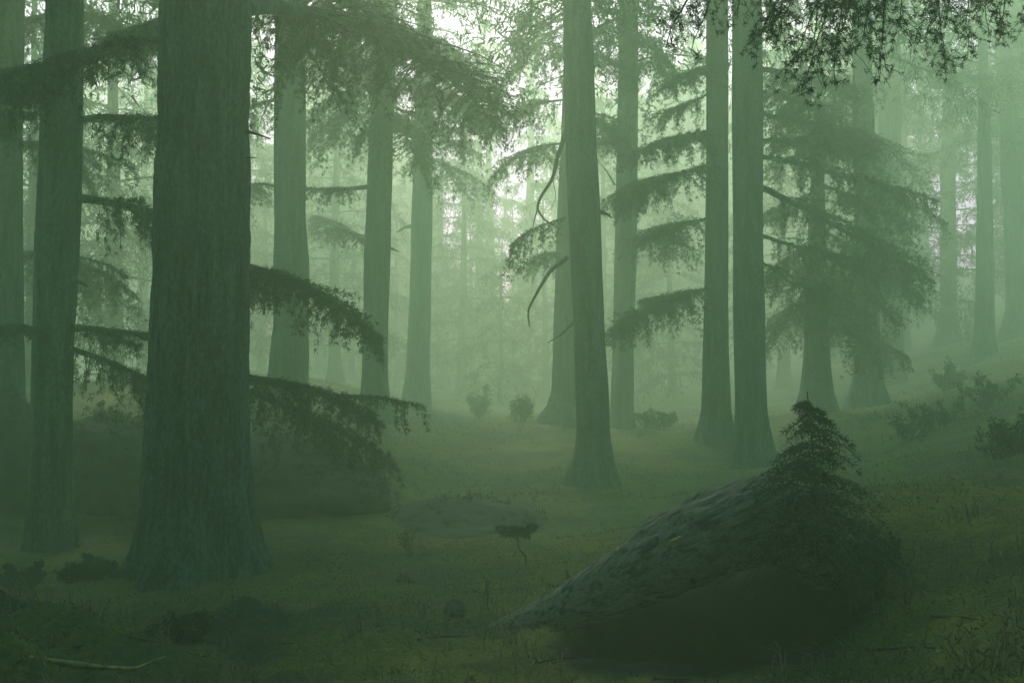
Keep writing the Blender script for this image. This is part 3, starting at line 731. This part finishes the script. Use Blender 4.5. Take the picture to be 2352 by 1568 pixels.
lumpy_tube('fallen_log', 'log', [(1060,1476,10.0,10),(1160,1446,9.8,26),(1280,1408,9.6,44),(1400,1350,9.4,66),(1520,1282,9.2,84),(1640,1222,9.0,94),(1760,1184,8.9,94),(1850,1225,9.0,84),(1930,1300,9.4,70),(2010,1370,9.8,50)],
  'huge mossy fallen log rising to the right over a dark hollow', 'log', seg=90, sub=40, amp=.20)

def rock(name, mat, c, rad, label, cat, seed=1, amp=.3, n=40, group=None, freq=1.4, cover=0):
    th = np.linspace(0, 2 * PI, n, endpoint=False); ph = np.linspace(-PI / 2, PI / 2, n // 2)
    T, Ph = np.meshgrid(th, ph)
    x, y, z = np.cos(T) * np.cos(Ph), np.sin(T) * np.cos(Ph), np.sin(Ph)
    r = 1 + amp * fbm(x * freq + seed, y * freq, z * freq, 5, seed)
    v = np.stack([x * r * rad[0], y * r * rad[1], z * r * rad[2]], -1).reshape(-1, 3) + np.asarray(c)
    m = MB(); m.grid(v, n, n // 2, closed=True)
    b = np.array(c, float)
    if cover:
        t = thing(name, label, cat, b)
        m.build('soil', [mat], t, b)
        rng = np.random.default_rng(seed)
        q = v[v[:, 2] > c[2] - rad[2] * .35]; q = q[rng.integers(0, len(q), cover)] + rng.normal(size=(cover, 3)) * .05
        out = unit(q - b + rng.normal(size=q.shape) * .5)
        f = MB(); cl = fbm(q[:, 0] * 2.5, q[:, 1] * 2.5, q[:, 2] * 2.5, 3, seed) > .0
        q, out = q[cl], out[cl]
        q = np.repeat(q, 3, 0) + np.repeat(out, 3, 0) * rng.uniform(0, .12, (len(q) * 3, 1))
        tufts(f, q, np.repeat(out, 3, 0), .075, 6, rng, 0, down=.1, spread=1.2, wr=.2)
        f.build('undergrowth', ['needles_dark'], t, b)
        return t
    return tag(m.build(name, [mat], None, b), label, cat, group)
def onground(u, d):
    x = (u - 1176) / F * d; return np.array([x, d, g1(x, d)])

# dark overgrown mound right of the largest trunk
c = onground(600, 19.5)
rock('earth_mound', 'bank', c + UPV * .0, (2.3, 1.6, 1.0), 'dark overgrown earth mound sloping down to the right of the largest trunk', 'mound', seed=5, amp=.34, n=160, freq=1.5, cover=700)
c = onground(240, 20)
rock('earth_mound', 'bank', c + UPV * .1, (1.7, 1.4, 1.2), 'dark earth mound between the slender dark cedar and the largest trunk', 'mound', seed=8, amp=.34, n=160, freq=1.5, cover=700)
c = onground(10, 18.5)
rock('earth_mound', 'bank', c + UPV * .05, (1.1, 1.0, 1.45), 'dark bank behind the slender dark cedar at the left edge', 'mound', seed=15, amp=.34, n=120, freq=1.6, cover=500)
c = onground(1050, 19.5)
rock('earth_mound', 'bank', c - UPV * .28, (1.5, 2.0, .52), 'low uneven dark mound lying in the open clearing', 'mound', seed=9, amp=.3, n=120, freq=1.8, cover=260)
rock('stone', 'stone', hit(1045, 1408) + UPV * .03, (.10, .10, .12), 'dark pointed stone on the yellowish grass in front of the forked twig', 'stone', seed=6, amp=.35, n=28)
rock('stone', 'stone', hit(935, 1335) + UPV * .02, (.13, .1, .08), 'dark stone left of the forked twig, further back', 'stone', seed=7, amp=.35, n=28)
sm = rock('moss_patch', 'moss', P(1551, 1244, 8.50), (.07, .03, .030), 'pale moss cushion on the flank of the fallen log', 'moss', seed=11, amp=.6, n=36)
sm.rotation_euler = (0, math.radians(-32), 0)

def conifer_sapling(label, base, H, W, seed, lean=(0, 0), ts=.05, mat='needles_dark', z0=.12, name='cedar_sapling', stem_r=.02, droop=.6, dens=1.0):
    rng = np.random.default_rng(seed)
    t = thing(name, label, 'sapling', base)
    zs = np.linspace(-.1, H, 14); base = np.asarray(base, float)
    pc = np.stack([base[0] + lean[0] * np.clip(zs / H, 0, 1) ** 2, base[1] + lean[1] * zs / H, base[2] + zs], 1)
    m = MB(); m.tube(pc, stem_r * np.linspace(1, .2, 14), 8); m.build('stem', ['bark'], t, base)
    m = MB(); nl = int(30 * dens); pos, out = [], []
    for q in range(nl):
        f = z0 + (.955 - z0) * (q + rng.uniform(0, .8)) / nl
        for i in range(rng.integers(2, 5)):
            a = rng.uniform(0, 6.28); l = W * (1 - f) ** .95 * rng.uniform(.4, 1.15) + .012
            c = axis_at(pc, base[2] + f * H); dr = np.array([math.cos(a), math.sin(a), 0]); sd = np.array([-dr[1], dr[0], 0])
            sg = np.linspace(0, 1, 9)[:, None]
            br = c + dr * l * sg + UPV * l * (.45 * sg - droop * 1.3 * sg ** 2)
            m.tube(br, .006 * np.linspace(1, .3, 9), 4)
            for h in range(1, 9):
                for sgn in (-1, 1):
                    tl = (.36 * l * (1 - h / 9.5) + .022 * min(1, l / .15)) * rng.uniform(.6, 1.2)
                    nn = max(2, int(tl / (ts * .8))); ss = np.linspace(.15, 1, nn)[:, None]
                    d2 = unit(dr * .75 + sd * sgn * .8)
                    pos.append(br[h] + d2 * tl * ss - UPV * .5 * tl * ss ** 2); out.append(np.repeat(d2[None], nn, 0))
    tufts(m, np.concatenate(pos), np.concatenate(out), ts, 4, rng, 1, down=.3, spread=1.0, wr=.17)
    m.build('foliage', ['bark', mat], t, base)
    return t
conifer_sapling('young dark cedar with a bent tip growing at the high end of the fallen log', P(1880, 1305, 8.35), 1.33, 1.0, 71, lean=(-.07, 0), ts=.036, z0=.04, droop=.6, dens=1.25)
# thin leaning stem beside it
def stick(name, label, cat, path, r0, mat='deadwood', group=None, seg=6):
    pp = np.array([P(*q) if len(q) == 3 else hit(*q) + UPV * r0 * 1.2 for q in path]); tt = np.linspace(0, len(pp) - 1, 10 * (len(pp) - 1) + 1)
    sp = np.stack([np.interp(tt, np.arange(len(pp)), pp[:, i]) for i in range(3)], 1)
    for _ in range(5): sp[1:-1] = (sp[:-2] + 2 * sp[1:-1] + sp[2:]) / 4
    m = MB(); m.tube(sp, r0 * np.linspace(1, .35, len(sp)), seg)
    return tag(m.build(name, [mat], None, pp[0]), label, cat, group)
stick('stick', 'thin dark upright stick below the young cedar, right of the hollow', 'stick', [(1952,1410,8.3),(1947,1320,8.35),(1936,1200,8.4)], .014)
stick('fallen_branch', 'curved mossy yellow green branch lying in the bottom left corner', 'branch',
      [(60,1520),(150,1530),(230,1541),(310,1544),(345,1530),(378,1516)], .022, 'moss')
stick('fallen_branch', 'thin bare branch arching over the lumps above the mossy branch', 'branch',
      [(170,1490),(230,1470),(290,1464),(360,1476),(420,1500),(480,1512)], .011, 'deadwood')
stick('fallen_branch', 'short pale crooked twig at the bottom edge below the hollow', 'branch', [(1780,1562),(1800,1545),(1830,1540),(1850,1548)], .008, 'deadwood')

rngs = np.random.default_rng(402)
for u, v, l in [(1230,1520,150),(960,1470,120),(760,1400,170),(1500,1560,130),(1990,1500,160),(2140,1420,120),(620,1480,110)]:
    a = rngs.uniform(-.35, .35)
    stick('fallen_branch', 'thin dead branch lying on the litter near the camera', 'branch', [(u + l * k * math.cos(a), v + l * k * math.sin(a) * .35 + rngs.uniform(-5, 5)) for k in (0, .3, .6, 1)], rngs.uniform(.008, .015), 'deadwood', 'thin dead branches on the near ground')
def umbrella_sapling():
    rng = np.random.default_rng(81)
    b = onground(1208, 13.4)
    t = thing('cedar_sapling', 'tiny flat topped sapling on a curved stem in the clearing', 'sapling', b)
    top = P(1188, 1225, 13.4)
    path = np.array([b - UPV * .05, b + np.array([0, 0, .12]), P(1192, 1262, 13.4), top])
    tt = np.linspace(0, 3, 25); sp = np.stack([np.interp(tt, np.arange(4), path[:, i]) for i in range(3)], 1)
    for _ in range(6): sp[1:-1] = (sp[:-2] + 2 * sp[1:-1] + sp[2:]) / 4
    m = MB(); m.tube(sp, .014 * np.linspace(1, .5, 25), 7); m.build('stem', ['bark'], t, b)
    m = MB()
    for i in range(11):
        a = i * .571 + rng.normal() * .2; l = rng.uniform(.15, .30)
        dr = np.array([math.cos(a), math.sin(a), 0])
        bough(m, top, top + dr * l + UPV * rng.uniform(-.03, .12), .13, rng, arch=.2, ts=.045, k=6, step=.03, secstep=.05, droop=.4, hang=.04, t0=.1, r0=.005)
    m.build('foliage', ['bark', 'needles_dark'], t, b)
umbrella_sapling()

def twig_plant(label, u, d, h, seed, spread=.35, n=7, leaves=True, r0=.008, cat='plant', name='twiggy_plant', mat='shrub', ts=.05, k=5, group=None, dense=False):
    rng = np.random.default_rng(seed)
    b = onground(u, d); t = thing(name, label, cat, b, group)
    m = MB(); f = MB()
    for i in range(n):
        a = rng.uniform(0, 6.28); l = h * rng.uniform(.6, 1.05)
        l *= rng.uniform(.45, 1); tip = b + np.array([math.cos(a) * spread * rng.uniform(.2, .8), math.sin(a) * spread * rng.uniform(.2, .8), l])
        b2 = b + np.array([rng.normal() * spread * .2, rng.normal() * spread * .15, 0]); b2[2] = g1(b2[0], b2[1]); tip = tip + (b2 - b)
        ax = bez(b2 - UPV * .05, tip, UPV * .15 * h + rng.normal(size=3) * .06 * h, 9)
        m.tube(ax, r0 * np.linspace(1, .3, 9), 5)
        pos = []
        for j in range(4):
            q = ax[rng.integers(4, 9)]; dr = unit(rng.normal(size=3) + UPV * .7)
            tw = q + dr * np.linspace(0, h * .28, 5)[:, None]
            m.tube(tw, r0 * .45, 4); pos.append(tw[1:])
        if leaves:
            pos = np.concatenate(pos + [ax[2:]]); rp = 5 if dense else 2; pos = np.repeat(pos, rp, 0) + rng.normal(size=(len(pos) * rp, 3)) * h * .05
            tufts(f, pos, unit(rng.normal(size=pos.shape)), ts * .6, k, rng, 0, down=0, spread=1.3, wr=.35)
    m.build('stems', ['deadwood'], t, b)
    if leaves: f.build('leaves', [mat], t, b)
    return t
twig_plant('bare forked twig sticking up beside the low end of the fallen log', 1118, 10.7, .48, 90, spread=.09, n=3, leaves=False, r0=.009)
twig_plant('tiny bare twig tent at the foot of the fallen log', 1304, 11.6, .17, 91, spread=.05, n=3, leaves=False, r0=.007)
twig_plant('small hazy bush left of two in the clearing', 1103, 40, .95, 92, spread=.5, n=14, r0=.02, ts=.14, name='bush', cat='bush')
twig_plant('small hazy bush in the clearing beside the flared foot of a pale trunk', 1198, 36, .85, 93, spread=.5, n=14, r0=.02, ts=.13, name='bush', cat='bush')
twig_plant('hazy bush between the central cedar and the twin trunks', 1500, 36, .65, 94, spread=.9, n=18, r0=.02, ts=.13, name='bush', cat='bush')
twig_plant('hazy low bush on the right slope below the thin faded trunk', 2182, 34, .7, 95, spread=.5, n=20, r0=.02, ts=.15, name='bush', cat='bush')
twig_plant('spindly shrub on the right slope, furthest left of the slope shrubs', 2085, 21, .5, 96, spread=.7, n=10, r0=.012, ts=.08, name='shrub', cat='shrub')
twig_plant('spindly shrub on the right slope below the hazy low bush', 2165, 22, .6, 97, spread=.9, n=12, r0=.012, ts=.08, name='shrub', cat='shrub')
twig_plant('taller shrub on the right slope near the right edge', 2260, 24, .7, 98, spread=1.0, n=14, r0=.012, ts=.09, name='shrub', cat='shrub')
twig_plant('dark leafy bush at the right edge of the slope, nearest of its shrubs', 2322, 14, .5, 99, spread=.6, n=22, r0=.012, ts=.07, k=7, name='bush', cat='bush', mat='needles_dark')
twig_plant('dark low bush on top of the overgrown mound right of the largest trunk', 845, 19.2, .5, 100, spread=.5, n=18, r0=.012, ts=.08, k=6, name='bush', cat='bush', mat='needles_dark')
twig_plant('leafy undergrowth clump at the right foot of the fallen log', 1985, 8.7, .34, 104, spread=.3, n=22, r0=.006, ts=.05, k=6, dense=True, name='undergrowth_clump', cat='undergrowth', mat='needles_dark')
twig_plant('leafy undergrowth clump at the bottom left beside the mossy branch', 420, 8.3, .22, 106, spread=.3, n=20, r0=.005, ts=.04, k=6, dense=True, name='undergrowth_clump', cat='undergrowth', mat='needles_dark')
twig_plant('dark undergrowth clump at the left edge in front of the slender cedar', 60, 13.0, .30, 107, spread=.4, n=22, r0=.006, ts=.05, k=6, dense=True, name='undergrowth_clump', cat='undergrowth', mat='needles_dark')
twig_plant('dark undergrowth clump between the slender cedar and the largest trunk', 225, 13.5, .28, 108, spread=.4, n=22, r0=.006, ts=.05, k=6, dense=True, name='undergrowth_clump', cat='undergrowth', mat='needles_dark')
twig_plant('tiny pale seedling in the grass left of the flat topped sapling', 945, 14.6, .5, 103, spread=.14, n=5, r0=.006, ts=.04, k=3, name='seedling', cat='plant')

# ------------------------------------------------------------------ stuff on the forest floor
def scatter(n, ymin, ymax, rng, power=1.0):
    y = ymin + (ymax - ymin) * rng.uniform(size=n) ** power
    x = (rng.uniform(-.58, .58, n)) * y
    return x, y
def ground_cover():
    rng = np.random.default_rng(200)
    x, y = scatter(90000, 5.5, 24, rng, 1.25)
    keep = (fbm(x * .8, y * .8, octv=3, seed=40) + rng.uniform(-.5, .5, len(x)) > .02) & (bare(x, y) < .3)
    x, y = x[keep], y[keep]; z = gz(x, y)
    b = np.stack([x, y, z - .01], 1); n = len(b)
    h = rng.uniform(.03, .11, n) * (1 + .5 * (rng.uniform(size=n) > .97) * 2)
    v = unit(rng.normal(size=(n, 3)) * np.array([1, 1, .2]) + UPV * .9) * h[:, None]
    sd = unit(np.cross(v, rng.normal(size=(n, 3)))) * rng.uniform(.006, .014, n)[:, None]
    m = MB(); m.tris(np.stack([b - sd * .5, b + sd * .5, b + v], 1))
    tag(m.build('grass', ['grass']), 'short dry grass and moss blades across the forest floor', 'grass', kind='stuff')
    x, y = scatter(45000, 22, 48, rng, 1.0)
    keep = fbm(x * .35, y * .35, octv=3, seed=44) + rng.uniform(-.5, .5, len(x)) > .05
    x, y = x[keep], y[keep]
    b = np.stack([x, y, gz(x, y) - .02], 1); n = len(b)
    v = unit(rng.normal(size=(n, 3)) * np.array([1, 1, .2]) + UPV * .9) * rng.uniform(.06, .24, n)[:, None]
    sd = unit(np.cross(v, rng.normal(size=(n, 3)))) * rng.uniform(.012, .03, n)[:, None]
    m = MB(); m.tris(np.stack([b - sd * .5, b + sd * .5, b + v], 1))
    tag(m.build('grass', ['grass']), 'low grass and seedlings under the more distant trees', 'grass', kind='stuff')
    x, y = scatter(4500, 5.5, 18, rng, 1.3); kp = bare(x, y) < .3; x, y = x[kp], y[kp]; z = gz(x, y)
    b = np.stack([x, y, z + .012], 1); n = len(b)
    v = unit(rng.normal(size=(n, 3)) * np.array([1, 1, .25])) * rng.uniform(.015, .06, n)[:, None]
    sd = unit(np.cross(v, UPV + rng.normal(size=(n, 3)) * .3)) * rng.uniform(.006, .02, n)[:, None]
    m = MB(); m.tris(np.stack([b - sd, b + sd, b + v], 1))
    tag(m.build('leaf_litter', ['litter']), 'scattered dead leaves and twigs on the forest floor', 'leaf litter', kind='stuff')
    # arching dry stalks in loose clumps
    cx, cy = scatter(150, 6.2, 13, rng, 1.2)
    m = MB()
    for x0, y0 in zip(cx, cy):
        n = rng.integers(8, 26); rr = rng.uniform(.05, .22)
        px, py = x0 + rng.normal(size=n) * rr, y0 + rng.normal(size=n) * rr
        kp = bare(px, py) < .5; px, py = px[kp], py[kp]
        if not len(px): continue
        b = np.stack([px, py, gz(px, py) - .02], 1); n = len(b)
        a = rng.uniform(0, 6.28, n); h = rng.uniform(.08, .30, n)[:, None]
        dr = np.stack([np.cos(a), np.sin(a), 0 * a], 1); w = .0035
        sd = np.stack([-np.sin(a), np.cos(a), 0 * a], 1) * w
        p1 = b + dr * h * .25 + UPV * h * .7; p2 = b + dr * h * .75 + UPV * h * .8; p3 = b + dr * h * 1.2 + UPV * h * .45
        for q0, q1, f0, f1 in ((b, p1, 1, .9), (p1, p2, .9, .6), (p2, p3, .6, .1)):
            m.tris(np.stack([q0 - sd * f0, q0 + sd * f0, q1 + sd * f1], 1)); m.tris(np.stack([q0 - sd * f0, q1 + sd * f1, q1 - sd * f1], 1))
    tag(m.build('tall_grass', ['litter']), 'arching dry grass stalks in loose clumps near the camera', 'grass', kind='stuff')
ground_cover()

# ------------------------------------------------------------------ fog
def haze(x0, x1, y0, y1, z0, z1, dens, col):
    v = [(x, y, z) for z in (z0, z1) for y in (y0, y1) for x in (x0, x1)]
    f = [(0, 2, 3, 1), (4, 5, 7, 6), (0, 1, 5, 4), (2, 6, 7, 3), (0, 4, 6, 2), (1, 3, 7, 5)]
    me = bpy.data.meshes.new('haze'); me.from_pydata(v, [], f)
    o = bpy.data.objects.new('haze', me); COL.objects.link(o)
    m = bpy.data.materials.new('haze'); m.use_nodes = True; nt = m.node_tree
    nt.nodes.remove(nt.nodes['Principled BSDF'])
    pv = nt.nodes.new('ShaderNodeVolumePrincipled')
    pv.inputs['Color'].default_value = (*col, 1)
    pv.inputs['Density'].default_value = dens
    pv.inputs['Anisotropy'].default_value = .58
    pv.inputs['Absorption Color'].default_value = (.45, 1, .42, 1)
    nt.links.new(pv.outputs[0], nt.nodes['Material Output'].inputs['Volume'])
    me.materials.append(m)
    tag(o, kind='stuff')
haze(-136, 136, -64, 140, float(ZZ.min()) - 1, 39, .0160, (.57, 1.0, .58))

# ------------------------------------------------------------------ light, sky, camera
SUN_EL, SUN_AZ = math.radians(44), math.radians(-4)     # beyond the trees, a touch left of the view axis
w = bpy.data.worlds.new('World'); SC.world = w; w.use_nodes = True
nt = w.node_tree; bgd = nt.nodes['Background']
sky = nt.nodes.new('ShaderNodeTexSky'); sky.sky_type = 'NISHITA'; sky.sun_disc = False
sky.sun_elevation = SUN_EL; sky.sun_rotation = SUN_AZ
sky.air_density = 1.0; sky.dust_density = 1.5
nt.links.new(sky.outputs[0], bgd.inputs['Color']); bgd.inputs['Strength'].default_value = .09
sl = bpy.data.lights.new('sun', 'SUN'); sl.energy = 2.0; sl.angle = math.radians(10); sl.color = (1, .90, .66)
so = bpy.data.objects.new('sun', sl); COL.objects.link(so)
sd = Vector((math.sin(SUN_AZ) * math.cos(SUN_EL), math.cos(SUN_AZ) * math.cos(SUN_EL), math.sin(SUN_EL)))
so.rotation_euler = sd.to_track_quat('Z', 'Y').to_euler()
so.location = (0, 0, 40)

cam = bpy.data.cameras.new('camera'); co = bpy.data.objects.new('camera', cam); COL.objects.link(co)
cam.sensor_width = 36; cam.lens = 36 * F / 2352; cam.clip_end = 1000; cam.clip_start = .05
co.location = (0, 0, CAMH); co.rotation_euler = (PI / 2 + PITCH, 0, 0)
SC.camera = co
SC.view_settings.view_transform = 'Standard'; SC.view_settings.look = 'None'
SC.view_settings.exposure = 1.6; SC.view_settings.gamma = 1
cy = SC.cycles
cy.use_denoising = True; cy.max_bounces = 6; cy.diffuse_bounces = 2; cy.volume_bounces = 3; cy.transmission_bounces = 3
cy.use_adaptive_sampling = True; cy.adaptive_threshold = .02
